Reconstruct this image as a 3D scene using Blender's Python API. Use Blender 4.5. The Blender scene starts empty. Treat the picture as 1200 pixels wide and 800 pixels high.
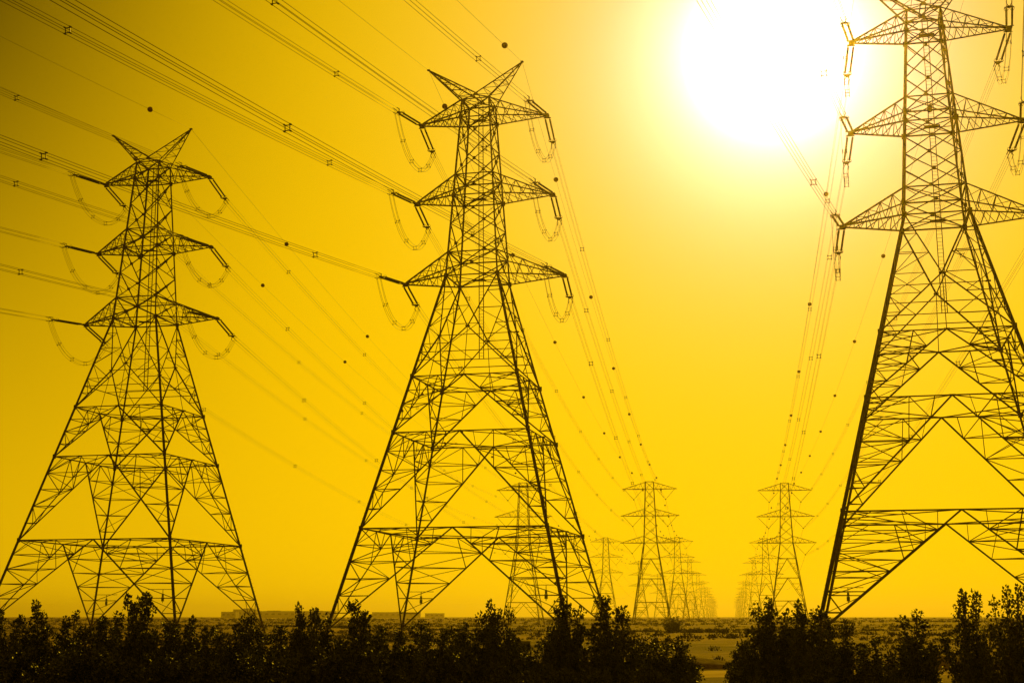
import bpy, math, random
from mathutils import Vector, Matrix, Euler

# ------------------------------------------------------------------ camera, sky, sun, exposure
scene = bpy.context.scene
COL = scene.collection
R = math.radians
F_PX, W_PX, H_PX, HORIZON = 1630.18, 1200.0, 800.0, 722.0
TILT = math.atan((HORIZON - H_PX / 2) / F_PX)
EYE = 2.5
cam_data = bpy.data.cameras.new('camera')
cam_data.sensor_width = 36.0
cam_data.lens = 36.0 * F_PX / W_PX
cam_data.clip_start = 0.1
cam_data.clip_end = 40000
cam = bpy.data.objects.new('camera', cam_data)
COL.objects.link(cam)
cam.location = (0, 0, EYE)
cam.rotation_euler = (math.pi / 2 + TILT, 0, 0)
scene.camera = cam


def ray(px, py):
    """world direction through a pixel of the 1200 x 800 photograph"""
    a, b = (px - 600) / F_PX, (400 - py) / F_PX
    c, s = math.cos(TILT), math.sin(TILT)
    return Vector((a, c - b * s, s + b * c)).normalized()


def at_depth(px, Y, z=0.0):
    """ground position that appears in image column px at depth Y (near the horizon row)"""
    d = ray(px, HORIZON)
    return Vector((d.x / d.y * Y, Y, z))


SUN_DIR = ray(905, 62)
SUN_EL = math.asin(SUN_DIR.z)
SUN_AZ = math.atan2(SUN_DIR.x, SUN_DIR.y)

world = bpy.data.worlds.new('World')
scene.world = world
world.use_nodes = True
nt = world.node_tree
nt.nodes.clear()


def wn(t, **kw):
    n = nt.nodes.new(t)
    for k, v in kw.items():
        setattr(n, k, v)
    return n


def wmath(op, a, b=None):
    n = wn('ShaderNodeMath', operation=op)
    for i, x in enumerate((a, b)):
        if x is None:
            continue
        if isinstance(x, (int, float)):
            n.inputs[i].default_value = x
        else:
            nt.links.new(x, n.inputs[i])
    return n.outputs[0]


def wscale(col, fac):
    n = wn('ShaderNodeVectorMath', operation='SCALE')
    if isinstance(col, tuple):
        n.inputs[0].default_value = col
    else:
        nt.links.new(col, n.inputs[0])
    if isinstance(fac, (int, float)):
        n.inputs['Scale'].default_value = fac
    else:
        nt.links.new(fac, n.inputs['Scale'])
    return n.outputs[0]


def wadd(a, b):
    n = wn('ShaderNodeVectorMath', operation='ADD')
    nt.links.new(a, n.inputs[0])
    nt.links.new(b, n.inputs[1])
    return n.outputs[0]


SKY_STRENGTH = 0.1
sky = wn('ShaderNodeTexSky', sky_type='NISHITA', sun_disc=False)
sky.sun_elevation = SUN_EL
sky.sun_rotation = SUN_AZ
sky.altitude = 0
sky.air_density = 1.0
sky.dust_density = 1.0
sky.ozone_density = 1.0
# a dusty desert sky: its light is filtered to a deep yellow
bw = wn('ShaderNodeRGBToBW')
nt.links.new(sky.outputs[0], bw.inputs[0])
flat = wmath('MULTIPLY', wmath('POWER', wmath('MULTIPLY', bw.outputs[0], SKY_STRENGTH), 0.6), 1.0 / SKY_STRENGTH)
# forward-scattered glow of the dust around the sun (a function of the world direction)
tc = wn('ShaderNodeTexCoord')


def angle_from(direction):
    dot = wn('ShaderNodeVectorMath', operation='DOT_PRODUCT')
    nt.links.new(tc.outputs['Generated'], dot.inputs[0])
    dot.inputs[1].default_value = direction
    return wmath('ARCCOSINE', wmath('MINIMUM', wmath('MAXIMUM', dot.outputs['Value'], -0.9999999), 0.9999999))


def lobe(ang, width, power=1.0):
    x = wmath('DIVIDE', ang, R(width))
    return wmath('EXPONENT', wmath('MULTIPLY', wmath('POWER', x, power), -1.0))


sun_ang = angle_from(SUN_DIR)
flat = wmath('MULTIPLY', flat, wmath('ADD', 1.0, wmath('MULTIPLY', lobe(sun_ang, 26.0, 5.0), 0.38)))
CAP = 1.06 / SKY_STRENGTH
flat = wmath('DIVIDE', flat, wmath('POWER', wmath('ADD', 1.0, wmath('POWER', wmath('MULTIPLY', flat, 0.8 / CAP), 4.0)), 0.25))
base = wscale((1.0, 0.575, 0.001), flat)      # dust evens the clear sky out
BASE_GAIN = 0.82
# the sky is deepest high up and away from the sun
deep = wmath('SUBTRACT', 1.0, wmath('MULTIPLY', lobe(angle_from(ray(-300, -200)), 14.0, 2.0), 1.12))
deep = wmath('MAXIMUM', deep, 0.12)
deep = wmath('MULTIPLY', deep, wmath('SUBTRACT', 1.0, wmath('MULTIPLY', lobe(sun_ang, 8.0, 2.0), 0.42)))
total = wscale(base, wmath('MULTIPLY', deep, BASE_GAIN))
for colour, width, power, gain in (
        ((1.0, 0.75, 1.0), 8.0, 2.0, 2.6),
        ((1.2, 0.80, 1.0), 3.3, 1.5, 19.0),
        ((1.0, 0.97, 0.95), 1.7, 1.6, 50.0)):
    total = wadd(total, wscale(colour, wmath('MULTIPLY', lobe(sun_ang, width, power), gain)))
bg = wn('ShaderNodeBackground')
nt.links.new(total, bg.inputs['Color'])
bg.inputs['Strength'].default_value = SKY_STRENGTH
out = wn('ShaderNodeOutputWorld')
nt.links.new(bg.outputs[0], out.inputs['Surface'])

sun_data = bpy.data.lights.new('sun', 'SUN')
sun_data.energy = 3.0
sun_data.angle = R(0.55)
sun_data.color = (1.0, 0.58, 0.004)
sun = bpy.data.objects.new('sun', sun_data)
COL.objects.link(sun)
sun.rotation_euler = SUN_DIR.to_track_quat('Z', 'Y').to_euler()

vs = scene.view_settings
vs.view_transform = 'Standard'
vs.look = 'None'
vs.exposure = 0.0
vs.gamma = 1.0
vs.use_curve_mapping = False
scene.cycles.use_denoising = True
scene.cycles.volume_bounces = 0
scene.cycles.max_bounces = 6

# ------------------------------------------------------------------ materials


def material(name, colour, rough=0.6, metal=0.0, spec=0.5, noise=None, bump=None):
    """procedural: base colour broken up by object-space noise, optional bump"""
    m = bpy.data.materials.new(name)
    m.use_nodes = True
    t = m.node_tree
    p = t.nodes['Principled BSDF']
    p.inputs['Base Color'].default_value = (*colour, 1)
    p.inputs['Roughness'].default_value = rough
    p.inputs['Metallic'].default_value = metal
    p.inputs['Specular IOR Level'].default_value = spec
    if noise:
        scale, c2 = noise
        co = t.nodes.new('ShaderNodeTexCoord')
        nz = t.nodes.new('ShaderNodeTexNoise')
        nz.inputs['Scale'].default_value = scale
        nz.inputs['Detail'].default_value = 6
        t.links.new(co.outputs['Object'], nz.inputs['Vector'])
        rp = t.nodes.new('ShaderNodeValToRGB')
        rp.color_ramp.elements[0].position = 0.38
        rp.color_ramp.elements[1].position = 0.64
        rp.color_ramp.elements[0].color = (*c2, 1)
        rp.color_ramp.elements[1].color = (*colour, 1)
        t.links.new(nz.outputs['Fac'], rp.inputs['Fac'])
        t.links.new(rp.outputs['Color'], p.inputs['Base Color'])
        if bump:
            bp = t.nodes.new('ShaderNodeBump')
            bp.inputs['Strength'].default_value = bump
            t.links.new(nz.outputs['Fac'], bp.inputs['Height'])
            t.links.new(bp.outputs['Normal'], p.inputs['Normal'])
    return m


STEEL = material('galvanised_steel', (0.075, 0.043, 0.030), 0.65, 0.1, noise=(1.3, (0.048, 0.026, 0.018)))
WIRE = material('aluminium_wire', (0.10, 0.085, 0.075), 0.55, 0.4, noise=(0.8, (0.07, 0.055, 0.045)))
FITTING = material('forged_fitting', (0.10, 0.095, 0.09), 0.55, 0.6, noise=(5.0, (0.06, 0.05, 0.045)))
GLAZE = material('brown_glaze', (0.045, 0.024, 0.016), 0.4, noise=(3.0, (0.03, 0.017, 0.012)))
BALL = material('marker_paint', (0.16, 0.045, 0.015), 0.5, noise=(4.0, (0.10, 0.03, 0.012)))
PLATE = material('enamel_plate', (0.12, 0.09, 0.02), 0.45, noise=(6.0, (0.07, 0.05, 0.02)))
CONCRETE = material('concrete', (0.34, 0.32, 0.29), 0.9, noise=(2.5, (0.25, 0.23, 0.20)), bump=0.3)
BARK = material('bark', (0.075, 0.055, 0.04), 0.9, noise=(14.0, (0.045, 0.033, 0.025)), bump=0.4)
LEAF = material('leaf', (0.040, 0.038, 0.014), 0.5, spec=0.3, noise=(5.0, (0.026, 0.022, 0.009)))
SCRUB = material('dry_scrub', (0.070, 0.055, 0.022), 0.8, spec=0.2, noise=(0.7, (0.040, 0.032, 0.014)))
RENDER_WALL = material('painted_render', (0.34, 0.30, 0.24), 0.85, noise=(0.3, (0.28, 0.24, 0.19)))
ROOFING = material('roof_sheet', (0.22, 0.20, 0.17), 0.7, noise=(0.4, (0.17, 0.15, 0.13)))
GLASS_DARK = material('window_glass', (0.03, 0.03, 0.03), 0.15, noise=(1.0, (0.02, 0.02, 0.02)))


def ground_material():
    m = bpy.data.materials.new('desert_sand')
    m.use_nodes = True
    t = m.node_tree
    p = t.nodes['Principled BSDF']
    p.inputs['Roughness'].default_value = 0.95
    p.inputs['Specular IOR Level'].default_value = 0.1
    co = t.nodes.new('ShaderNodeTexCoord')

    def noise(scale, detail, rough=0.6):
        n = t.nodes.new('ShaderNodeTexNoise')
        n.inputs['Scale'].default_value = scale
        n.inputs['Detail'].default_value = detail
        n.inputs['Roughness'].default_value = rough
        t.links.new(co.outputs['Object'], n.inputs['Vector'])
        return n.outputs['Fac']

    def ramp(fac, lo, hi, c0, c1):
        r = t.nodes.new('ShaderNodeValToRGB')
        r.color_ramp.elements[0].position, r.color_ramp.elements[1].position = lo, hi
        r.color_ramp.elements[0].color, r.color_ramp.elements[1].color = (*c0, 1), (*c1, 1)
        t.links.new(fac, r.inputs['Fac'])
        return r.outputs['Color']

    sand = ramp(noise(0.05, 8), 0.35, 0.65, (0.14, 0.090, 0.050), (0.34, 0.225, 0.125))
    patch = ramp(noise(0.012, 9, 0.7), 0.47, 0.56, (1, 1, 1), (0.30, 0.26, 0.20))
    grit = ramp(noise(2.2, 6, 0.75), 0.36, 0.60, (0.55, 0.53, 0.50), (1, 1, 1))
    for extra in (patch, grit):
        mx = t.nodes.new('ShaderNodeMix')
        mx.data_type = 'RGBA'
        mx.blend_type = 'MULTIPLY'
        mx.inputs['Factor'].default_value = 1.0
        t.links.new(sand, mx.inputs['A'])
        t.links.new(extra, mx.inputs['B'])
        sand = mx.outputs['Result']
    t.links.new(sand, p.inputs['Base Color'])
    bp = t.nodes.new('ShaderNodeBump')
    bp.inputs['Strength'].default_value = 0.6
    bp.inputs['Distance'].default_value = 0.3
    t.links.new(noise(0.9, 8, 0.7), bp.inputs['Height'])
    t.links.new(bp.outputs['Normal'], p.inputs['Normal'])
    return m


SAND = ground_material()
TRACK = material('packed_sand', (0.42, 0.30, 0.18), 0.95, spec=0.1, noise=(0.35, (0.28, 0.19, 0.115)), bump=0.4)

# ------------------------------------------------------------------ helpers


class Build:
    def __init__(self):
        self.v, self.f = [], []

    def add(self, verts, faces):
        n = len(self.v)
        self.v.extend(verts)
        self.f.extend([tuple(i + n for i in f) for f in faces])

    def angle(self, p, q, s, flip=False):
        """rolled steel angle (L section) of leg length s from p to q"""
        p, q = Vector(p), Vector(q)
        d = q - p
        if d.length < 1e-4:
            return
        d.normalize()
        up = Vector((0, 0, 1)) if abs(d.z) < 0.95 else Vector((0, 1, 0))
        u = d.cross(up).normalized()
        w = u.cross(d)
        if flip:
            u = -u
        t = max(0.16 * s, 0.012)
        h = s / 2
        prof = [(-h, -h), (h, -h), (h, -h + t), (-h + t, -h + t), (-h + t, h), (-h, h)]
        vs_ = [o + u * a + w * b for o in (p, q) for a, b in prof]
        n = 6
        fs = [(i, (i + 1) % n, n + (i + 1) % n, n + i) for i in range(n)]
        fs += [tuple(range(n - 1, -1, -1)), tuple(range(n, 2 * n))]
        self.add(vs_, fs)

    def box(self, c, sx, sy, sz, m=None):
        c = Vector(c)
        vs_ = []
        for dz in (-1, 1):
            for dx, dy in ((-1, -1), (1, -1), (1, 1), (-1, 1)):
                o = Vector((dx * sx / 2, dy * sy / 2, dz * sz / 2))
                vs_.append(c + (m @ o if m else o))
        self.add(vs_, [(3, 2, 1, 0), (4, 5, 6, 7), (0, 1, 5, 4), (1, 2, 6, 5), (2, 3, 7, 6), (3, 0, 4, 7)])

    def tube(self, pts, r, n=5, closed=False):
        pts = [Vector(p) for p in pts]
        base_ = len(self.v)
        for i, p in enumerate(pts):
            if closed:
                d = pts[(i + 1) % len(pts)] - pts[i - 1]
            else:
                d = pts[min(i + 1, len(pts) - 1)] - pts[max(i - 1, 0)]
            d.normalize()
            up = Vector((0, 0, 1)) if abs(d.z) < 0.95 else Vector((0, 1, 0))
            u = d.cross(up).normalized()
            w = u.cross(d)
            rr = r[i] if isinstance(r, (list, tuple)) else r
            for k in range(n):
                a = 2 * math.pi * k / n
                self.v.append(p + (u * math.cos(a) + w * math.sin(a)) * rr)
        rings = len(pts)
        for i in range(rings if closed else rings - 1):
            j = (i + 1) % rings
            for k in range(n):
                k2 = (k + 1) % n
                self.f.append((base_ + i * n + k, base_ + i * n + k2, base_ + j * n + k2, base_ + j * n + k))
        if not closed:
            self.f.append(tuple(base_ + k for k in reversed(range(n))))
            self.f.append(tuple(base_ + (rings - 1) * n + k for k in range(n)))

    def lathe_x(self, prof, n=8, off=(0, 0, 0)):
        """profile of (x, radius) turned about the x axis"""
        o = Vector(off)
        b = len(self.v)
        for x, r in prof:
            for k in range(n):
                a = 2 * math.pi * k / n
                self.v.append(o + Vector((x, r * math.cos(a), r * math.sin(a))))
        for i in range(len(prof) - 1):
            for k in range(n):
                k2 = (k + 1) % n
                self.f.append((b + i * n + k2, b + i * n + k, b + (i + 1) * n + k, b + (i + 1) * n + k2))

    def ball(self, c, r, n=10, m=7):
        c = Vector(c)
        prof = [(-r * math.cos(math.pi * i / m), max(r * math.sin(math.pi * i / m), 0.004)) for i in range(m + 1)]
        self.lathe_x(prof, n, c)

    def link(self, name, mat, parent=None, smooth=False):
        me = bpy.data.meshes.new(name)
        me.from_pydata([tuple(v) for v in self.v], [], self.f)
        me.materials.append(mat)
        if smooth:
            me.polygons.foreach_set('use_smooth', [True] * len(me.polygons))
        me.update()
        o = bpy.data.objects.new(name, me)
        COL.objects.link(o)
        if parent:
            o.parent = parent
        return o


def tag(o, label, cat=None, group=None, kind=None):
    if label:
        o['label'] = label
    if cat:
        o['category'] = cat
    if group:
        o['group'] = group
    if kind:
        o['kind'] = kind
    return o


def empty(name, loc, rz=0.0, rot=None):
    o = bpy.data.objects.new(name, None)
    COL.objects.link(o)
    o.location = loc
    o.rotation_euler = rot if rot is not None else (0, 0, rz)
    o.empty_display_size = 0.5
    return o


def kids(o):
    return list(o.children)


def copy_tree(o, parent=None):
    c = o.copy()
    COL.objects.link(c)
    if parent:
        c.parent = parent
    for ch in kids(o):
        copy_tree(ch, c)
    return c


rnd = random.Random(7)

# ------------------------------------------------------------------ ground
X0, X1, Y0, Y1 = -5200.0, 6200.0, -420.0, 9000.0


def terrain_z(x, y):
    d = math.hypot(x, y)
    f = max(0.0, min(1.0, (d - 55) / 200))
    z = 0.10 * math.sin(x * 0.21 + 1.3) * math.sin(y * 0.17) * min(1, max(0, (d - 20) / 40))
    z += f * 0.35 * (math.sin(x * 0.031 + 0.4) * math.cos(y * 0.027 + 1.1) + 0.5 * math.sin(x * 0.083 + y * 0.061))
    if d > 250:
        z += min(1, (d - 250) / 400) * 0.5 * math.sin(x * 0.011 + 2) * math.sin(y * 0.009)
    return z - 0.15


def axis(lo, hi, near_lo, near_hi, step):
    a = [near_lo + i * step for i in range(int((near_hi - near_lo) / step) + 1)]
    s, x = step, near_hi
    while x < hi:
        s *= 1.28
        x = min(hi, a[-1] + s)
        a.append(x)
    s, x = step, near_lo
    while x > lo:
        s *= 1.28
        x = max(lo, a[0] - s)
        a.insert(0, x)
    return a


gx = axis(X0, X1, -90, 110, 2.5)
gy = axis(Y0, Y1, 20, 260, 2.5)
g = Build()
g.v = [Vector((x, y, terrain_z(x, y))) for y in gy for x in gx]
nx = len(gx)
g.f = [(j * nx + i, j * nx + i + 1, (j + 1) * nx + i + 1, (j + 1) * nx + i)
       for j in range(len(gy) - 1) for i in range(nx - 1)]
tag(g.link('ground', SAND, smooth=True), None, kind='structure')

# a sandy track across the field behind the shrubs, with a low ridge of bulldozed earth on its far side
tr = Build()
xs = [-90 + i * 1.5 for i in range(134)]
for x in xs:
    yc = 66 + 2.0 * math.sin(x * 0.05) + 0.02 * x
    for k, dy in enumerate((-4.2, -2, 0, 2, 4.2)):
        yy = yc + dy
        tr.v.append(Vector((x, yy, terrain_z(x, yy) + (0.10 if 0 < k < 4 else -0.10) + 0.015 * math.sin(x * 3.1 + k))))
tr.f = [(i * 5 + k, (i + 1) * 5 + k, (i + 1) * 5 + k + 1, i * 5 + k + 1) for i in range(len(xs) - 1) for k in range(4)]
tag(tr.link('dirt_track', TRACK, smooth=True), None, kind='structure')
rg = Build()
for x in xs:
    yc = 73.5 + 2.0 * math.sin(x * 0.05) + 0.02 * x + 0.5 * math.sin(x * 0.7)
    hgt = 0.50 + 0.14 * math.sin(x * 0.9) + 0.10 * math.sin(x * 2.3 + 1)
    for dy, dz in ((-1.5, -0.25), (-0.8, 0.45 * hgt), (-0.1, hgt), (0.9, 0.5 * hgt), (2.0, -0.25)):
        rg.v.append(Vector((x, yc + dy, terrain_z(x, yc + dy) + dz)))
rg.f = [(i * 5 + k, (i + 1) * 5 + k, (i + 1) * 5 + k + 1, i * 5 + k + 1) for i in range(len(xs) - 1) for k in range(4)]
tag(rg.link('earth_ridge', SAND, smooth=True), None, kind='structure')

# ------------------------------------------------------------------ tension (angle) tower
ZA, ZB, ZC, ZX = 10.984, 20.687, 26.619, 31.9
Z3, Z2, Z1 = 37.726, 46.689, 55.612
ZTOP, ZPEAK = 57.7, 62.0
W0, W3 = 12.027, 2.797
ARM = {3: (Z3, 2.6, 8.808, 0.565), 2: (Z2, 2.35, 7.616, 0.559), 1: (Z1, ZTOP - Z1, 7.068, 0.484)}
PEAK_S, PEAK_D = 5.327, -0.484
YAW = -0.23258
TOWER_POS = {1: (-44.68, 165.95), 2: (-3.61, 144.54), 3: (38.44, 121.84)}


def hw(z):
    if z <= Z3:
        return W0 + (W3 - W0) * z / Z3
    return W3 + (1.63 - W3) * (z - Z3) / (Z1 - Z3)


CORN = [(-1, -1), (1, -1), (1, 1), (-1, 1)]


def corner(i, z):
    sx, sy = CORN[i % 4]
    w = hw(z)
    return Vector((sx * w, sy * w, z))


def mid(i, z):
    return (corner(i, z) + corner(i + 1, z)) / 2


def lerp(a, b, t):
    return a + (b - a) * t


def make_tension_tower():
    root = empty('transmission_tower', (0, 0, 0))
    # four legs, each with its concrete stub
    for i in range(4):
        b = Build()
        for z0, z1, s in ((0.25, ZA, 0.245), (ZA, ZC, 0.225), (ZC, Z3, 0.205), (Z3, ZTOP, 0.17)):
            b.angle(corner(i, z0), corner(i, z1), s, flip=CORN[i][0] > 0)
        for z in (ZA, ZB, ZC, Z3, Z2, Z1):                     # gusset plates at the joints
            c = corner(i, z)
            b.box(c, 0.40, 0.06, 0.50)
            b.box(c, 0.06, 0.40, 0.50)
        for k in range(22):                                    # step bolts
            z = 3 + k * 0.5
            c = corner(i, z)
            b.tube([c, c + Vector((CORN[i][0] * 0.24, 0, 0))], 0.012, 4)
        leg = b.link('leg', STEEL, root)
        p = Build()
        w = hw(0.25)
        p.box((CORN[i][0] * w, CORN[i][1] * w, -0.1), 0.9, 0.9, 0.9)
        p.box((CORN[i][0] * w, CORN[i][1] * w, 0.42), 0.6, 0.6, 0.16)
        p.link('foundation_block', CONCRETE, leg)
    # K braced lower faces
    panels = ((1.2, ZA, 6), (ZA, ZB, 5), (ZB, ZC, 4))
    for i in range(4):
        b = Build()
        for zl, zh, n in panels:
            apex = mid(i, zh)
            for side in (0, 1):
                foot, top = corner(i + side, zl), corner(i + side, zh)
                b.angle(foot, apex, 0.135, flip=side == 1)
                L = [lerp(foot, top, k / n) for k in range(n + 1)]
                D = [lerp(foot, apex, k / n) for k in range(n + 1)]
                for k in range(1, n):
                    b.angle(L[k], D[k], 0.085)
                    if k < n:
                        (b.angle(D[k], L[k + 1], 0.075) if k % 2 else b.angle(L[k], D[k + 1] if k < n - 1 else lerp(top, apex, 0.5), 0.075))
                b.angle(D[n - 1], lerp(top, apex, 0.5), 0.08)
                b.angle(D[n - 2], lerp(top, apex, 0.5), 0.075)
                if n > 4:
                    b.angle(D[n - 1], lerp(top, apex, 0.8), 0.06)
                    b.angle(L[n - 1], lerp(top, apex, 0.25), 0.06)
            b.box(apex, 0.5, 0.5, 0.08)
        # diamond between belt C and the lowest crossarm
        x = mid(i, ZX)
        for side in (0, 1):
            lo, hi = corner(i + side, ZC), corner(i + side, Z3)
            b.angle(lo, x, 0.125)
            b.angle(x, hi, 0.12)
            lm = corner(i + side, ZX)
            for a, c in ((lo, x), (hi, x)):
                for t in (0.33, 0.66):
                    b.angle(lerp(a, lm, t), lerp(a, c, t), 0.07)
                b.angle(lerp(a, lm, 0.66), lerp(a, c, 0.33), 0.065)
                b.angle(lm, lerp(a, c, 0.66), 0.065)
        b.box(x, 0.45, 0.45, 0.08)
        b.angle(x, mid(i, ZC), 0.07)
        b.link('face_bracing', STEEL, root)
    # hip bracing across each corner
    for i in range(4):
        b = Build()
        for zl, zh, n in panels:
            foot = corner(i, zl)
            a1, a2 = mid(i, zh), mid(i - 1, zh)
            for k in range(1, n):
                b.angle(lerp(foot, a1, k / n), lerp(foot, a2, k / n), 0.07)
            for k in range(1, n - 1, 2):
                b.angle(lerp(foot, a1, k / n), lerp(foot, a2, (k + 1) / n), 0.06)
        b.link('hip_bracing', STEEL, root)
    # horizontal belts with their plan bracing
    for z, s in ((ZA, 0.13), (ZB, 0.12), (ZC, 0.115)):
        b = Build()
        for i in range(4):
            b.angle(corner(i, z), corner(i + 1, z), s)
            b.angle(mid(i, z), mid(i + 1, z), 0.09)
            b.angle(lerp(corner(i, z), mid(i, z), 0.5), lerp(corner(i, z), mid(i - 1, z), 0.5), 0.07)
            b.angle(corner(i, z), lerp(mid(i, z), mid(i - 1, z), 0.5), 0.07)
        b.link('belt', STEEL, root)
    # narrow upper body: X panels
    b = Build()
    lv = [Z3, Z3 + ARM[3][1], Z3 + 5.75, Z2, Z2 + ARM[2][1], Z2 + 5.6, Z1, ZTOP]
    for k in range(len(lv) - 1):
        for i in range(4):
            b.angle(corner(i, lv[k]), corner(i + 1, lv[k + 1]), 0.10)
            b.angle(corner(i + 1, lv[k]), corner(i, lv[k + 1]), 0.10, flip=True)
            zm = (lv[k] + lv[k + 1]) / 2
            wa, wb = hw(lv[k]), hw(lv[k + 1])
            zc = lerp(lv[k], lv[k + 1], wa / (wa + wb))
            b.box(mid(i, zc), 0.28, 0.28, 0.28)
            if k not in (0, 4, 7):
                b.angle(lerp(corner(i, lv[k]), corner(i + 1, lv[k + 1]), .25), corner(i, zm), 0.06)
                b.angle(lerp(corner(i + 1, lv[k]), corner(i, lv[k + 1]), .25), corner(i + 1, zm), 0.06)
    for z in (Z3, Z3 + ARM[3][1], Z2, Z2 + ARM[2][1], Z1, ZTOP):
        for i in range(4):
            b.angle(corner(i, z), corner(i + 1, z), 0.13)
        b.angle(corner(0, z), corner(2, z), 0.08)
        b.angle(corner(1, z), corner(3, z), 0.08)
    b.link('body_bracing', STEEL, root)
    # crossarms
    for lev in (3, 2, 1):
        z, dep, s, d = ARM[lev]
        for sgn in (-1, 1):
            b = Build()
            ca = (1, 2) if sgn > 0 else (0, 3)
            tipx = sgn * s + d
            lo = [corner(ca[0], z), corner(ca[1], z)]
            hi = [corner(ca[0], z + dep), corner(ca[1], z + dep)]
            tp = [Vector((tipx, -0.22, z)), Vector((tipx, 0.22, z))]
            tu = [Vector((tipx - sgn * 0.25, -0.18, z + 0.12)), Vector((tipx - sgn * 0.25, 0.18, z + 0.12))]
            n = 5
            for j in (0, 1):
                b.angle(lo[j], tp[j], 0.135)
                b.angle(hi[j], tu[j], 0.13)
                for k in range(n):
                    b.angle(lerp(hi[j], tu[j], k / n), lerp(lo[j], tp[j], (k + 0.5) / n), 0.065)
                    b.angle(lerp(lo[j], tp[j], (k + 0.5) / n), lerp(hi[j], tu[j], (k + 1) / n), 0.065)
            for k in range(n):
                b.angle(lerp(lo[0], tp[0], k / n), lerp(lo[1], tp[1], (k + 1) / n), 0.065)
                b.angle(lerp(lo[0], tp[0], k / n), lerp(lo[1], tp[1], k / n), 0.075)
                b.angle(lerp(hi[0], tu[0], k / n), lerp(hi[1], tu[1], k / n), 0.065)
                b.angle(lerp(hi[1], tu[1], k / n), lerp(hi[0], tu[0], (k + 1) / n), 0.055)
            b.box((tipx, 0, z + 0.02), 0.5, 0.6, 0.16)
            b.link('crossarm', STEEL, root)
    # the two slanting earth wire peaks
    for sgn in (-1, 1):
        b = Build()
        tip = Vector((sgn * PEAK_S + PEAK_D, 0, ZPEAK))
        ca = (1, 2) if sgn > 0 else (0, 3)
        lo = [corner(c, ZTOP) for c in ca]
        hi = [Vector((-sgn * 0.25, -hw(ZTOP), ZTOP + 0.45)), Vector((-sgn * 0.25, hw(ZTOP), ZTOP + 0.45))]
        n = 5
        for j in (0, 1):
            b.angle(lo[j], tip, 0.13)
            b.angle(hi[j], tip, 0.13)
            b.angle(lo[j], hi[j], 0.10)
            for k in range(n):
                b.angle(lerp(hi[j], tip, k / n), lerp(lo[j], tip, (k + 0.5) / n), 0.06)
                b.angle(lerp(lo[j], tip, (k + 0.5) / n), lerp(hi[j], tip, (k + 1) / n), 0.06)
        for k in range(n):
            b.angle(lerp(lo[0], tip, k / n), lerp(lo[1], tip, (k + .5) / n), 0.055)
            b.angle(lerp(hi[0], tip, k / n), lerp(hi[1], tip, k / n), 0.055)
        b.angle(hi[0], hi[1], 0.10)
        b.box(tip, 0.3, 0.3, 0.12)
        b.link('earth_wire_peak', STEEL, root)
    # ladder up the inside of the narrow body, with two rest platforms
    b = Build()
    for dx in (-0.24, 0.24):
        b.angle((0.35 + dx, 0.2, 29.2), (0.15 + dx, 0.2, ZTOP - 0.3), 0.075)
    z = 29.5
    while z < ZTOP - 0.5:
        x = lerp(0.35, 0.15, (z - 29.2) / (ZTOP - 29.5))
        b.tube([(x - 0.24, 0.2, z), (x + 0.24, 0.2, z)], 0.016, 4)
        z += 0.35
    for z in (Z3, Z2, Z1):
        b.angle((-hw(z), 0.2, z), (hw(z), 0.2, z), 0.08)
    b.angle((-hw(ZX), -0.0, ZX), (hw(ZX), 0.0, ZX), 0.08)
    for i in range(4):
        b.angle(corner(i, 29.2), corner(i + 1, 29.2), 0.08)
    b.angle((-hw(29.2), 0.2, 29.2), (hw(29.2), 0.2, 29.2), 0.08)
    b.link('ladder', STEEL, root)
    for z in (Z3, Z2, Z1):
        b = Build()
        b.box((0.2, -0.35, z - 0.12), 1.4, 0.8, 0.05)
        b.link('rest_platform', STEEL, root)
    # warning plates hung on struts low on two legs
    for sx in (-1, 1):
        b = Build()
        zc = 4.3 if sx < 0 else 4.5
        wl = hw(zc + 0.9)
        y = -sx * (wl - 0.05)
        x = sx * (wl - (1.55 if sx < 0 else 1.2))
        b.angle((sx * wl, y, zc + 0.9), (sx * (wl - 3.0), y, zc + 0.9), 0.06)
        b.box((x, y, zc + 0.26), 0.22, 0.05, 0.36)
        b.box((x, y, zc - 0.16), 0.30, 0.05, 0.44)
        b.tube([(x, y, zc + 0.92), (x, y, zc - 0.55)], 0.035, 5)
        b.link('warning_plate', PLATE, root)
    return root


tower = make_tension_tower()
TOWER_LABEL = {
    1: 'leftmost of the three large lattice pylons, standing whole behind the dense shrubs',
    2: 'middle one of the three large lattice pylons, its peak rising highest inside the frame',
    3: 'large lattice pylon beside the sun glare, its top and right side cut by the frame',
}
ROW_LABEL = {1: 'left', 2: 'middle', 3: 'right'}
TROOT = {}
for k in (1, 2, 3):
    o = tower if k == 1 else copy_tree(tower)
    o.location = (*TOWER_POS[k], 0)
    o.rotation_euler = (0, 0, YAW)
    tag(o, TOWER_LABEL[k], 'pylon', 'large lattice pylons in front')
    TROOT[k] = o
for o in kids(tower):
    pass


def tower_point(k, l):
    c, s = math.cos(YAW), math.sin(YAW)
    x, y = TOWER_POS[k]
    return Vector((x + c * l[0] - s * l[1], y + s * l[0] + c * l[1], l[2]))


def tip_point(k, sgn, lev):
    if lev == 0:
        return tower_point(k, (sgn * PEAK_S + PEAK_D, 0, ZPEAK))
    z, dep, s, d = ARM[lev]
    return tower_point(k, (sgn * s + d, 0, z))


# ------------------------------------------------------------------ receding suspension towers
SZ = {3: 29.3, 2: 39.0, 1: 48.7}
STOP = 51.4
SSPAN = {3: 11.0, 2: 10.7, 1: 10.0}
SW0, SW3, SWT = 6.8, 2.35, 1.45
VDROP = 4.4


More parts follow.
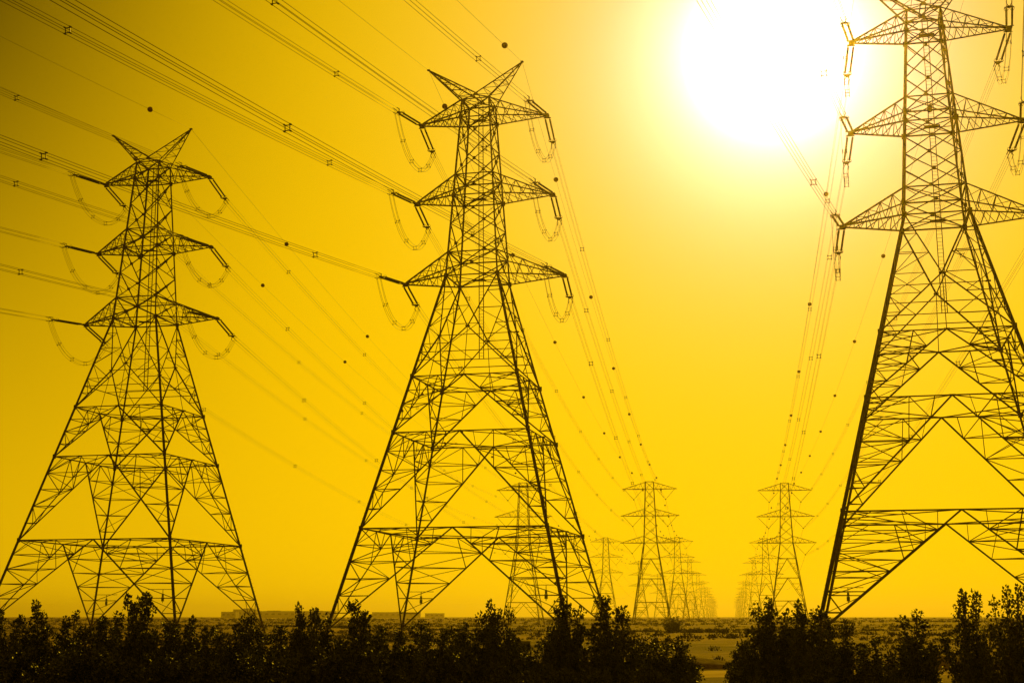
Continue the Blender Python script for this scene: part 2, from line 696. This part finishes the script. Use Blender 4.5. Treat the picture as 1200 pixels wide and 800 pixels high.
def shw(z):
    if z <= SZ[3]:
        return SW0 + (SW3 - SW0) * z / SZ[3]
    return SW3 + (SWT - SW3) * (z - SZ[3]) / (STOP - SZ[3])


def scorner(i, z):
    sx, sy = CORN[i % 4]
    w = shw(z)
    return Vector((sx * w, sy * w, z))


def vpoint(sgn, lev):
    """bottom of the V of insulators under a suspension crossarm"""
    a, b = sgn * (shw(SZ[lev]) + 0.3), sgn * (SSPAN[lev] - 0.3)
    return Vector(((a + b) / 2, 0, SZ[lev] - VDROP))


def suspension_parts(fat):
    parts = []
    f = fat
    for i in range(4):
        b = Build()
        b.angle(scorner(i, 0), scorner(i, SZ[3]), 0.26 * f)
        b.angle(scorner(i, SZ[3]), scorner(i, STOP), 0.20 * f)
        b.box(scorner(i, 0) - Vector((0, 0, 0.2)), 0.8, 0.8, 0.9)
        parts.append(('leg', b))
    b = Build()
    lv = [1.0, 8.2, 16.5, 23.6]
    for k in range(3):
        for i in range(4):
            ap = (scorner(i, lv[k + 1]) + scorner(i + 1, lv[k + 1])) / 2
            b.angle(scorner(i, lv[k + 1]), scorner(i + 1, lv[k + 1]), 0.14 * f)
            for s_ in (0, 1):
                ft, tp = scorner(i + s_, lv[k]), scorner(i + s_, lv[k + 1])
                b.angle(ft, ap, 0.14 * f)
                for t in (0.25, 0.5, 0.75):
                    b.angle(lerp(ft, tp, t), lerp(ft, ap, t), 0.07 * f)
                b.angle(lerp(ft, tp, .75), lerp(ft, ap, .5), 0.06 * f)
                b.angle(lerp(ft, tp, .5), lerp(ft, ap, .25), 0.06 * f)
    lv = [23.6, SZ[3], 31.6, 35.2, SZ[2], 41.2, 44.9, SZ[1], STOP]
    for k in range(len(lv) - 1):
        for i in range(4):
            b.angle(scorner(i, lv[k]), scorner(i + 1, lv[k + 1]), 0.10 * f)
            b.angle(scorner(i + 1, lv[k]), scorner(i, lv[k + 1]), 0.10 * f)
    for z in (SZ[3], SZ[2], SZ[1], STOP):
        for i in range(4):
            b.angle(scorner(i, z), scorner(i + 1, z), 0.12 * f)
    parts.append(('body_bracing', b))
    for lev in (3, 2, 1):
        z = SZ[lev]
        for sgn in (-1, 1):
            b = Build()
            ca = (1, 2) if sgn > 0 else (0, 3)
            tip = Vector((sgn * SSPAN[lev], 0, z))
            for c in ca:
                lo, hi = scorner(c, z), scorner(c, min(z + 2.5, STOP))
                b.angle(lo, tip, 0.15 * f)
                b.angle(hi, tip, 0.11 * f)
                for k in range(5):
                    b.angle(lerp(hi, tip, k / 5), lerp(lo, tip, (k + .5) / 5), 0.06 * f)
                    b.angle(lerp(lo, tip, (k + .5) / 5), lerp(hi, tip, (k + 1) / 5), 0.06 * f)
            for k in range(5):
                b.angle(lerp(scorner(ca[0], z), tip, k / 5), lerp(scorner(ca[1], z), tip, (k + 1) / 5), 0.06 * f)
            parts.append(('crossarm', b))
    return parts


# depth and image column of every tower of the three rows
ROWS = {
    1: [(512, 613.5), (893, 711)] + [(893 + 366 * k, None) for k in range(1, 9)],
    2: [(508, 764), (874, 795.5), (1236, 809.5), (1600, 819)] + [(1600 + 366 * k, None) for k in range(1, 9)],
    3: [(520, 925), (880, 899.5), (1240, 885.5), (1606, 877.5)] + [(1606 + 366 * k, None) for k in range(1, 9)],
}
SUSP = {1: [], 2: [], 3: []}
for row, lst in ROWS.items():
    prev = None
    step = None
    for Y, px in lst:
        if px is not None:
            p = at_depth(px, Y)
            if prev is not None:
                step = (p - prev) / (p.y - prev.y)
        else:
            step = Vector((0.150, 1, 0)) if row != 3 else Vector((0.154, 1, 0))
            p = prev + step * (Y - prev.y)
        SUSP[row].append(p)
        prev = p
SYAW = -0.152
ORD = ['first', 'second', 'third', 'fourth', 'fifth', 'sixth', 'seventh', 'eighth', 'ninth', 'tenth', 'eleventh', 'twelfth']
ROW_TEXT = {1: 'row behind leftmost big pylon', 2: 'row behind middle big pylon', 3: 'row under the sun'}
sproto = empty('suspension_tower', (0, 0, 0))
for nm, b in suspension_parts(1.0):
    b.link(nm, STEEL, sproto)
far_build = Build()
for nm, b in suspension_parts(1.0):
    far_build.add(b.v, b.f)
far_mesh = None
first = True


def srot(v):
    c, s = math.cos(SYAW), math.sin(SYAW)
    return Vector((c * v[0] - s * v[1], s * v[0] + c * v[1], v[2]))


for row in (1, 2, 3):
    for n, p in enumerate(SUSP[row]):
        if n < 3:
            o = sproto if first else copy_tree(sproto)
            first = False
        elif far_mesh is None:
            o = far_mesh = far_build.link('suspension_tower', STEEL)
        else:
            o = far_mesh.copy()
            COL.objects.link(o)
        o.location = (p.x, p.y, terrain_z(p.x, p.y) - 0.1)
        o.rotation_euler = (0, 0, SYAW)
        lab = f'{ORD[n]} slim three-armed pylon counting back along {ROW_TEXT[row]}'
        tag(o, lab, 'pylon', 'slim pylons receding into the haze')

# ------------------------------------------------------------------ lines
SIDE = {-1: 'left', 1: 'right'}
LEVEL = {1: 'top', 2: 'middle', 3: 'bottom'}
TNAME = {1: 'leftmost big pylon', 2: 'middle big pylon', 3: 'rightmost big pylon'}
VIEW_TH, VIEW_SPAN = R(199.6), 370.0
STRING = 6.3
BUNDLE = 0.45


def span_curve(A, B, sag, n):
    """parabola from A to B as a function of the fraction along it"""
    def f(u):
        p = A + (B - A) * u
        p.z -= 4 * sag * u * (1 - u)
        return p
    return f


def make_insulator():
    root = empty('insulator_string', (0, 0, 0))
    for y in (-0.24, 0.24):
        b = Build()
        prof = [(0.75, 0.03)]
        n = 27
        for k in range(n):
            x = 0.85 + k * 0.168
            prof += [(x, 0.04), (x + 0.02, 0.105), (x + 0.055, 0.10), (x + 0.075, 0.045)]
        prof.append((0.85 + n * 0.168 + 0.1, 0.03))
        b.lathe_x(prof, 9, (0, y, 0))
        b.link('disc_string', GLAZE, root, smooth=False)
    for x, nose in ((0.55, -0.55), (5.62, 0.55)):
        b = Build()
        t = 0.03
        pts = [(x, -0.42), (x, 0.42), (x + nose, 0.08), (x + nose, -0.08)]
        vs_ = [Vector((a, c, s)) for s in (-t, t) for a, c in pts]
        b.add(vs_, [(3, 2, 1, 0), (4, 5, 6, 7), (0, 1, 5, 4), (1, 2, 6, 5), (2, 3, 7, 6), (3, 0, 4, 7)])
        for y in (-0.24, 0.24):
            b.tube([(x, y, 0), (x + (0.25 if nose < 0 else -0.25), y, 0)], 0.035, 5)
        b.link('yoke_plate', FITTING, root)
    b = Build()
    for y in (-0.24, 0.24):
        ring = [Vector((5.45, y + 0.20 * math.cos(a), 0.20 * math.sin(a))) for a in [2 * math.pi * k / 12 for k in range(12)]]
        b.tube(ring, 0.02, 5, closed=True)
        b.tube([(5.45, y + 0.20 * (1 if y > 0 else -1), 0), (5.62, y + 0.1 * (1 if y > 0 else -1), 0)], 0.02, 4)
    b.link('grading_ring', FITTING, root)
    b = Build()
    for dy in (-1, 1):
        for dz in (-1, 1):
            b.tube([(6.05, dy * 0.08, dz * 0.03), (6.25, dy * BUNDLE / 2, dz * BUNDLE / 2), (6.95, dy * BUNDLE / 2, dz * BUNDLE / 2)], 0.04, 5)
    b.link('dead_end_clamp', FITTING, root)
    return root


ins_proto = make_insulator()
ins_used = [False]


def frame_rot(d):
    d = d.normalized()
    y = Vector((0, 0, 1)).cross(d).normalized()
    z = d.cross(y)
    return Matrix((d, y, z)).transposed(), y, z


def place_insulator(P, d, label, group):
    o = copy_tree(ins_proto) if ins_used[0] else ins_proto
    ins_used[0] = True
    o.location = P
    o.rotation_euler = frame_rot(d)[0].to_euler()
    tag(o, label, 'insulator', group)
    return o


def make_spacer(parent, P, d, size=BUNDLE, t=1.0):
    """square spacer frame that keeps the four wires of a bundle apart"""
    m, y, z = frame_rot(d)
    b = Build()
    h = size / 2
    c4 = [y * (sy * h) + z * (sz * h) for sy, sz in CORN]
    for k in range(4):
        b.tube([P + c4[k] * 0.8, P + c4[(k + 1) % 4] * 0.8], 0.035 * t, 5)
        b.tube([P + c4[k] * 0.75, P + c4[k] * 1.08], 0.035 * t, 5)
        dd = d.normalized() * 0.11
        b.tube([P + c4[k] - dd, P + c4[k] + dd], 0.055 * t, 6)
    return b.link('spacer', FITTING, parent)


def make_bundle(f, L, u0, u1, spacers, label, group, wires=4, seg=48, r=0.019, bundle=BUNDLE):
    P0 = f(u0)
    root = empty('conductor_bundle', P0)
    us = [u0 + (u1 - u0) * k / seg for k in range(seg + 1)]
    pts = [f(u) - P0 for u in us]
    y = frame_rot(pts[-1] - pts[0])[1]
    up = Vector((0, 0, 1))
    offs = [y * (sy * bundle / 2) + up * (sz * bundle / 2) for sy, sz in CORN] if wires == 4 else [Vector((0, 0, 0))]
    for o_ in offs:
        b = Build()
        b.tube([p + o_ for p in pts], r, 5)
        b.link('wire', WIRE, root, smooth=True)
    for u in spacers:
        if u0 < u < u1:
            make_spacer(root, f(u) - P0, f(u + 0.002) - f(u - 0.002), bundle)
    tag(root, label, 'conductor', group)
    return root


ENDS = {}
# distances (metres from the tower) of the first spacer seen on each bundle
for k in (1, 2, 3):
    dv = Vector((math.sin(VIEW_TH), math.cos(VIEW_TH), 0))
    for lev in (1, 2, 3):
        for sgn in (-1, 1):
            P = tip_point(k, sgn, lev)
            arm = f'{LEVEL[lev]} {SIDE[sgn]} arm, {TNAME[k]}'
            # viewer's side
            V = P + dv * VIEW_SPAN
            fv = span_curve(P, V, 8.6 if sgn < 0 else 7.6, 1)
            dirv = (fv(STRING / VIEW_SPAN) - P)
            place_insulator(P + dirv.normalized() * 0.1, dirv, f'double insulator string reaching up towards the viewer from {arm}', 'insulator strings on the big pylons')
            u0 = (STRING + 0.35) / VIEW_SPAN
            start = {1: 35.4, 2: 20.6, 3: 20.0}[k]
            sp = [(start + 39.3 * j) / VIEW_SPAN for j in range(8 if k < 3 else 1)]
            make_bundle(fv, VIEW_SPAN, u0, 1.0, sp, f'four-wire line running overhead towards the viewer from {arm}', 'lines running overhead', seg=60)
            # far side
            p0 = SUSP[k][0]
            q = vpoint(sgn, lev)
            Q = Vector((p0.x, p0.y, 0)) + srot(q)
            LF = (Q - P).length
            ff = span_curve(P, Q, 5.2, 1)
            dirf = ff(STRING / LF) - P
            dirf.z -= 0.55 * 1.0
            place_insulator(P + dirf.normalized() * 0.1, dirf, f'double insulator string reaching away towards the horizon from {arm}', 'insulator strings on the big pylons')
            E_ = P + dirf.normalized() * (STRING + 0.45)
            ff2 = span_curve(E_, Q, 5.6, 1)
            start = rnd.uniform(25, 45)
            sp = [(start + 48 * j) / LF for j in range(7)]
            make_bundle(ff2, LF, 0.0, 1.0, sp, f'four-wire line receding towards the slim pylons from {arm}', 'lines receding from the big pylons', seg=40, r=0.012)
            # jumper loop under the arm
            A = P + dirv.normalized() * (STRING + 0.4)
            B = P + dirf.normalized() * (STRING + 0.4)
            j = empty('jumper_loop', A)
            n = 22
            path = []
            for t in range(n + 1):
                u = t / n
                p = A + (B - A) * u
                p.z -= 3.7 * (1 - abs(2 * u - 1) ** 2.4)
                path.append(p - A)
            yj = frame_rot(B - A)[1]
            for sy in (-1, 1):
                for sz in (-1, 1):
                    b = Build()
                    b.tube([p + yj * (sy * 0.2) + Vector((0, 0, sz * 0.2)) for p in path], 0.016, 5)
                    b.link('wire', WIRE, j, smooth=True)
            for i_ in (4, 9, 14, 19):
                make_spacer(j, path[i_], path[i_ + 1] - path[i_ - 1], 0.4, 0.6)
            tag(j, f'slack wire loop hanging under the {arm}', 'jumper wire', 'jumper loops under the arms')

# earth wires with marker balls
def earth_wire(P, Q, sag, balls, label, group, seg=50, r=0.014, ball_r=0.33):
    f = span_curve(P, Q, sag, 1)
    root = empty('earth_wire', P)
    b = Build()
    b.tube([f(i / seg) - P for i in range(seg + 1)], r, 5)
    b.link('wire', WIRE, root, smooth=True)
    L = (Q - P).length
    for m_ in balls:
        u = m_ / L
        if 0.005 < u < 0.995:
            b = Build()
            c = f(u) - P
            d = f(u + 0.002) - f(u - 0.002)
            b.ball(c, ball_r, 12, 8)
            dn = d.normalized()
            b.tube([c - dn * (ball_r + 0.12), c + dn * (ball_r + 0.12)], 0.06, 6)
            b.link('marker_ball', BALL, root, smooth=True)
    tag(root, label, 'earth wire', group)
    return root


for k in (1, 2, 3):
    dv = Vector((math.sin(VIEW_TH), math.cos(VIEW_TH), 0))
    for sgn in (-1, 1):
        P = tip_point(k, sgn, 0)
        st = {(1, 1): 8.8, (1, -1): 66, (2, 1): 5.6, (2, -1): 40}.get((k, sgn), 48)
        earth_wire(P, P + dv * VIEW_SPAN, 6.0, [st + 62 * j for j in range(6)],
                   f'thin wire with marker balls running overhead from {SIDE[sgn]} peak, {TNAME[k]}', 'earth wires running overhead')
        p0 = SUSP[k][0]
        Q = Vector((p0.x, p0.y, 0)) + srot((sgn * 3.4, 0, 50.85))
        st = {(2, 1): 33, (2, -1): 9, (1, 1): 41, (1, -1): 7, (3, 1): 31, (3, -1): 3}[(k, sgn)]
        earth_wire(P, Q, 6.0, [st + 52.5 * j for j in range(8)],
                   f'thin wire with marker balls receding from {SIDE[sgn]} peak, {TNAME[k]}', 'earth wires receding from the big pylons')

# the V strings under the first slim pylons, and the next spans of each row
vproto = None
for row in (1, 2, 3):
    for n in range(3):
        base_p = Vector((SUSP[row][n].x, SUSP[row][n].y, 0))
        nxt = Vector((SUSP[row][n + 1].x, SUSP[row][n + 1].y, 0))
        for lev in (1, 2, 3):
            for sgn in (-1, 1):
                q = vpoint(sgn, lev)
                where = f'{LEVEL[lev]} {SIDE[sgn]} arm, {ORD[n]} slim pylon, {ROW_TEXT[row]}'
                if n < 2:
                    a, c = sgn * (shw(SZ[lev]) + 0.3), sgn * (SSPAN[lev] - 0.3)
                    b = Build()
                    for xx in (a, c):
                        s0, s1 = Vector((xx, 0, SZ[lev] - 0.05)), q
                        b.tube([lerp(s0, s1, t) for t in (0, 0.1, 0.11, 0.9, 0.91, 1)], [0.03, 0.03, 0.07, 0.07, 0.03, 0.03], 6)
                    b.box(q, 0.5, 0.3, 0.35)
                    o = b.link('insulator_string', GLAZE)
                    o.location = base_p
                    o.rotation_euler = (0, 0, SYAW)
                    tag(o, f'V-shaped insulator under {where}', 'insulator', 'V-shaped insulators on the slim pylons')
                A = base_p + srot(q)
                B = nxt + srot(q)
                L = (B - A).length
                f = span_curve(A, B, 9.0, 1)
                make_bundle(f, L, 0, 1, [], f'faint wire receding from {where}', 'faint wires between the slim pylons', wires=1, seg=24, r=0.035)
        for sgn in (-1, 1):
            A = base_p + srot((sgn * 3.4, 0, 50.85))
            B = nxt + srot((sgn * 3.4, 0, 50.85))
            earth_wire(A, B, 7.0, [20 + 42 * j for j in range(9)] if n < 2 else [],
                       f'faint {SIDE[sgn]} top wire receding from {ORD[n]} slim pylon, {ROW_TEXT[row]}',
                       'faint top wires between the slim pylons', seg=24, r=0.02)

# ------------------------------------------------------------------ vegetation


def leaf(b, c, d, n, L, W):
    """one folded leaf blade starting at c along d"""
    s = d.cross(n).normalized()
    n = s.cross(d)
    p1 = c + d * (L * 0.45) + s * (W / 2) + n * (W * 0.18)
    p2 = c + d * (L * 0.45) - s * (W / 2) + n * (W * 0.18)
    t = c + d * L - n * (L * 0.08)
    m = c + d * (L * 0.5)
    b.add([c, p1, t, p2, m], [(0, 1, 4), (1, 2, 4), (0, 4, 3), (3, 4, 2)])


def rdir(r):
    while True:
        v = Vector((r.uniform(-1, 1), r.uniform(-1, 1), r.uniform(-1, 1)))
        if 0.05 < v.length < 1:
            return v.normalized()


def tuft(b, c, rad, n, r, L=0.10, W=0.070):
    for _ in range(n):
        d = rdir(r)
        rr = rad * r.random() ** 0.45
        p = c + d * rr * 0.9
        dd = (d + rdir(r) * 0.8 + Vector((0, 0, 0.15))).normalized()
        s = r.uniform(0.7, 1.3)
        leaf(b, p, dd, rdir(r), L * s, W * s)


def make_shrub(seed, H, Wd, dens=1.0, leaders=3, name='shrub'):
    """many upright stems set with round leaf clumps; broad below, open and knobbly at the crest"""
    r = random.Random(seed)
    root = empty(name, (0, 0, 0))
    st, lf = Build(), Build()
    nst = 15
    for i in range(nst):
        a = 2.4 * i + r.uniform(-.3, .3)
        lead = i < leaders
        o_ = r.uniform(0.15, 0.62) if lead else r.uniform(0.4, 1.0)
        h = H * (r.uniform(0.86, 1.0) if lead else (0.86 - 0.36 * o_ ** 2) * r.uniform(0.78, 1.0))
        if i == 0:
            h = H
        out_ = Wd / 2 * o_
        pts = []
        for k in range(11):
            t = k / 10
            pts.append(Vector((math.cos(a) * out_ * t ** 0.6 + 0.05 * math.sin(5 * t + i), math.sin(a) * out_ * t ** 0.6 + 0.05 * math.cos(4 * t + i * 2), h * t)))
        st.tube(pts, [0.030 * (1 - 0.8 * k / 10) + 0.005 for k in range(11)], 5)
        for k in range(1, 10):
            t = k / 10
            for _ in range(3 if t < 0.75 else 2):
                spread = 0.50 * (1.05 - 0.72 * t) * (Wd / 2.2)
                d = rdir(r)
                d.z = abs(d.z) * 0.6 + 0.1
                e = pts[k] + d * spread * r.uniform(0.35, 1.0)
                st.tube([pts[k], lerp(pts[k], e, 0.5) + Vector((0, 0, 0.02)), e], [0.011, 0.008, 0.005], 4)
                tuft(lf, e, r.uniform(0.09, 0.17), int(22 * dens), r)
                if t < 0.7 and r.random() < 0.5:
                    tuft(lf, lerp(pts[k], e, 0.5), 0.13, int(12 * dens), r)
            if t < 0.8:
                tuft(lf, pts[k], 0.12, int(10 * dens), r)
        tuft(lf, pts[10] - Vector((0, 0, 0.08)), r.uniform(0.14, 0.21), int(56 * dens), r)
    st.link('trunk', BARK, root)
    lf.link('crown', LEAF, root)
    return root


VAR = []
for sd, H, Wd, dens, lead in ((11, 3.0, 2.2, 1.0, 5), (23, 3.0, 1.9, 1.0, 3), (37, 3.0, 2.4, 1.1, 6), (41, 3.0, 2.1, 0.9, 6), (59, 3.0, 2.5, 0.95, 7), (67, 3.0, 1.7, 0.9, 3), (71, 3.0, 2.6, 0.55, 7)):
    VAR.append([make_shrub(sd, H, Wd, dens, lead), H, Wd, False])

# image column, image row of the top, width in pixels, depth, variant, label
SHRUBS = [
    (4, 715, 60, 44, 2, 'dark bushy shrub at the left frame edge in front of the leftmost big pylon'),
    (45, 704, 46, 45, 5, 'shrub with a tufted spike, just right of the one at the left frame edge'),
    (80, 716, 42, 46, 5, 'narrow shrub with a small round tip, left of the leftmost pylon\'s inner leg'),
    (110, 724, 60, 44, 0, 'low broad shrub in front of the leftmost pylon\'s far left foot'),
    (128, 718, 50, 45, 1, 'rounded shrub just left of the tallest one before the leftmost pylon'),
    (165, 696, 64, 44, 4, 'tallest shrub before the leftmost pylon, with round leaf clumps on its crest'),
    (192, 728, 56, 46, 0, 'low shrub filling the dip just right of the tallest one before the leftmost pylon'),
    (217, 723, 56, 45, 3, 'mid-height shrub before the right-hand inner foot of the leftmost pylon'),
    (252, 735, 60, 44, 2, 'low shrub in the dip left of the distant flat-roofed buildings'),
    (287, 721, 58, 45, 0, 'flat-topped shrub covering the right foot of the leftmost pylon'),
    (318, 734, 62, 46, 4, 'low shrub in the dip between the leftmost and middle big pylons'),
    (357, 708, 48, 44, 3, 'upright shrub with a knobbly top, left of the middle pylon\'s left foot'),
    (379, 712, 40, 45, 5, 'thin shrub with an open forked top, touching the middle pylon\'s left foot'),
    (422, 705, 60, 44, 0, 'tall round-crowned shrub just right of the middle pylon\'s left foot'),
    (452, 735, 56, 46, 2, 'low shrub between the two left feet of the middle pylon'),
    (482, 727, 48, 45, 1, 'shrub covering the second foot from left of the middle pylon'),
    (512, 737, 60, 44, 4, 'low rounded shrub under the centre of the middle pylon'),
    (541, 730, 48, 45, 3, 'shrub under the middle pylon, left of the tall tufted one'),
    (580, 705, 54, 44, 3, 'tall shrub with scattered tufts at its tip under the middle pylon'),
    (612, 748, 64, 46, 2, 'low dark shrub left of the pair before the middle pylon\'s right feet'),
    (661, 699, 58, 45, 3, 'left one of the two tall shrubs before the middle pylon\'s right feet'),
    (715, 699, 66, 44, 0, 'right one of the two tall shrubs before the middle pylon\'s right feet'),
    (752, 748, 52, 46, 4, 'low shrub directly right of the two tall ones at the middle pylon'),
    (775, 744, 50, 45, 1, 'low pointed shrub below the nearest slim pylon'),
    (794, 746, 56, 44, 3, 'last low shrub before the bare gap in the hedge'),
    (866, 756, 44, 44, 2, 'small shrub just right of the bare gap in the hedge'),
    (900, 702, 66, 45, 3, 'tall shrub before the nearest slim pylon of the right-hand row'),
    (945, 705, 64, 44, 3, 'tall shrub beside the left foot of the rightmost big pylon'),
    (978, 726, 58, 45, 4, 'shrub hiding the left foot of the rightmost big pylon'),
    (1014, 746, 66, 44, 0, 'low shrub right of the rightmost pylon\'s left foot'),
    (1068, 716, 60, 45, 1, 'lone conical shrub standing between two gaps below the rightmost pylon'),
    (1137, 692, 74, 45, 6, 'wide open-crowned shrub, second from the right frame edge'),
    (1188, 685, 84, 46, 6, 'tall shrub cut by the right frame edge'),
]


def place_shrub(px, py, wpx, Y, var, label, group):
    v = VAR[var]
    p = at_depth(px, Y)
    gz = terrain_z(p.x, p.y)
    d = ray(px, py)
    top = EYE + d.z / d.y * Y
    if not v[3]:
        o = v[0]
        v[3] = True
    else:
        o = copy_tree(v[0])
    o.location = (p.x, p.y, gz - 0.03)
    o.rotation_euler = (0, 0, rnd.uniform(0, 6.28))
    wm = wpx / F_PX * Y * (1.22 if px < 600 else 1.14)
    sx = wm / v[2]
    o.scale = (sx, sx, (top - gz) / v[1])
    tag(o, label, 'shrub', group)


for s in SHRUBS:
    place_shrub(*s, 'shrubs along the near hedge')

# waist-high growth that fills the hedge row between the stems
ug = Build()
r = random.Random(99)
for _ in range(2300):
    px = r.uniform(-20, 826) if r.random() < 0.80 else r.choice((r.uniform(850, 1040), r.uniform(850, 1040), r.uniform(1040, 1094), r.uniform(1122, 1158)))
    Y = r.uniform(42.5, 46.5)
    if 812 < px < 856 or 1086 < px < 1122 or 1160 < px < 1184:      # the gaps in the hedge
        continue
    p = at_depth(px, Y)
    hmax = 1.80 if px < 600 else (1.15 if px < 1040 else 0.75)
    hmax *= 0.82 + 0.18 * math.sin(px * 0.09) * math.sin(px * 0.031)
    z = terrain_z(p.x, p.y) + hmax * (r.random() ** 0.6)
    tuft(ug, Vector((p.x, p.y, z)), r.uniform(0.14, 0.24), 36, r)
tag(ug.link('undergrowth', LEAF), 'dark leafy undergrowth filling the foot of the near hedge', 'undergrowth', kind='stuff')

# dry desert scrub over the plain
sc = Build()
for _ in range(8500):
    Y = 84 * math.exp(r.random() ** 0.75 * 2.9)
    px = r.uniform(-60, 1260)
    if Y < 140 and r.random() < 0.72:
        continue
    p = at_depth(px, Y)
    if math.sin(p.x * 0.05 + 1) * math.sin(p.y * 0.035) + r.uniform(-0.8, 0.8) < -0.2:
        continue
    s = r.uniform(0.25, 0.9) * (1.0 + Y / 700)
    z = terrain_z(p.x, p.y)
    n = 70 if Y < 160 else (36 if Y < 320 else 18)
    lf_ = 0.30 if Y < 160 else (0.40 if Y < 320 else 0.55)
    for _k in range(n):
        d = rdir(r)
        d.z = abs(d.z)
        c = Vector((p.x, p.y, z)) + Vector((d.x * s, d.y * s, d.z * s * 0.6)) * r.uniform(0.3, 0.95)
        u = (d + rdir(r) * 0.7 + Vector((0, 0, 0.4))).normalized()
        w = u.cross(rdir(r)).normalized()
        ll = s * lf_ * r.uniform(0.6, 1.2)
        sc.add([c - u * ll * 0.4, c + w * ll * 0.22, c + u * ll * 0.6, c - w * ll * 0.22], [(0, 1, 2, 3)])
tag(sc.link('scrub', SCRUB), 'dry scrub scattered over the sandy plain', 'scrub', kind='stuff')

# a rounder bush out on the plain
bush = make_shrub(83, 3.0, 3.6, 1.3, 3, name='bush')
p = at_depth(788, 290)
bush.location = (p.x, p.y, terrain_z(p.x, p.y) - 0.1)
bush.scale = (1.25, 1.25, 1.0)
tag(bush, 'small dark round bush far off beside the foot of the nearest slim pylon', 'bush')

# low dark trough standing on the sand, seen over the hedge
p = at_depth(606.5, 112)
tz = terrain_z(p.x, p.y)
t_root = empty('water_trough', (p.x, p.y, tz))
b = Build()
for y in (-0.42, 0.42):
    b.box((0, y, 0.42), 2.0, 0.05, 0.56)
for x in (-0.98, 0.98):
    b.box((x, 0, 0.42), 0.05, 0.78, 0.56)
b.box((0, 0, 0.17), 1.9, 0.78, 0.05)
b.link('tank', FITTING, t_root)
b = Build()
for y in (-0.45, 0.45):
    b.box((0, y, 0.72), 2.1, 0.09, 0.05)
for x in (-1.0, 1.0):
    b.box((x, 0, 0.722), 0.09, 0.8, 0.05)
b.link('rim', STEEL, t_root)
for x in (-0.8, 0.8):
    for y in (-0.3, 0.3):
        b = Build()
        b.box((x, y, 0.02), 0.12, 0.12, 0.26)
        b.link('foot', STEEL, t_root)
tag(t_root, 'low dark rectangular trough on the sand left of the two tall shrubs', 'trough')

for px, py, lab in ((868.5, 751, 'taller one of two thin stakes beside the bare gap in the hedge'), (873.5, 755, 'shorter one of two thin stakes beside the bare gap in the hedge')):
    p = at_depth(px, 48)
    d = ray(px, py)
    zt = EYE + d.z / d.y * 48
    gz = terrain_z(p.x, p.y)
    b = Build()
    b.tube([(0, 0, -0.3), (0.01, 0, (zt - gz) * 0.5), (0.02, 0.01, zt - gz - 0.04), (0.02, 0.01, zt - gz)], [0.04, 0.038, 0.035, 0.02], 7)
    o = b.link('wooden_stake', BARK)
    o.location = (p.x, p.y, gz)
    tag(o, lab, 'stake', 'stakes beside the gap')

# ------------------------------------------------------------------ far low buildings on the left horizon


def building(px0, px1, Y, h, label, steps=(), bays=6):
    Y, h = Y * 2.5, h * 2.4
    a, b_ = at_depth(px0, Y), at_depth(px1, Y)
    w = b_.x - a.x
    dep = 40.0
    root = empty('warehouse', ((a.x + b_.x) / 2, Y, 0))
    b = Build()
    b.box((0, dep / 2, h / 2 - 0.6), w, dep, h + 1.2)
    b.link('wall', RENDER_WALL, root)
    b = Build()
    b.box((0, dep / 2, h + 0.25), w + 0.8, dep + 0.8, 0.5)
    for x, ww, hh in steps:
        b.box((x * w, dep / 2, h + 0.5 + hh / 2), ww * w, dep * 0.5, hh)
    b.link('roof', ROOFING, root)
    for k in range(bays):
        x = (k + 0.5) / bays * w - w / 2
        f = Build()
        f.box((x, -0.06, h * 0.55), w / bays * 0.5, 0.1, h * 0.28)
        f.link('window', GLASS_DARK, root)
    tag(root, label, 'warehouse', 'low buildings on the left horizon')


building(259, 276, 1250, 5.2, 'lowest block at the left end of the far buildings on the horizon', (), 3)
building(273, 300, 1290, 7.6, 'stepped taller block of the far buildings beside the leftmost pylon\'s right foot', ((0.1, 0.4, 2.2),), 5)
building(301, 392, 1340, 6.2, 'long flat-roofed block of the far buildings between the leftmost and middle pylons', ((-0.3, 0.16, 1.0), (0.28, 0.1, 0.8)), 12)
building(436, 492, 1420, 5.4, 'long low building on the horizon behind the middle pylon\'s left legs', ((0.1, 0.2, 0.8),), 8)
building(498, 520, 1460, 4.4, 'smaller low building on the horizon seen through the middle pylon', (), 4)

# ------------------------------------------------------------------ haze
HZ = Build()
HZ.box(((X0 + X1) / 2, (Y0 + Y1) / 2, (70 - 4) / 2), (X1 - X0) + 60, (Y1 - Y0) + 60, 70 + 4)
haze_mat = bpy.data.materials.new('dust_haze')
haze_mat.use_nodes = True
ht = haze_mat.node_tree
ht.nodes.clear()
pv = ht.nodes.new('ShaderNodeVolumePrincipled')
pv.inputs['Color'].default_value = (0.98, 0.84, 0.62, 1)
pv.inputs['Density'].default_value = 0.000135
pv.inputs['Anisotropy'].default_value = 0.93
ho = ht.nodes.new('ShaderNodeOutputMaterial')
ht.links.new(pv.outputs[0], ho.inputs['Volume'])
tag(HZ.link('haze', haze_mat), 'thin dusty air over the plain', 'haze', kind='stuff')
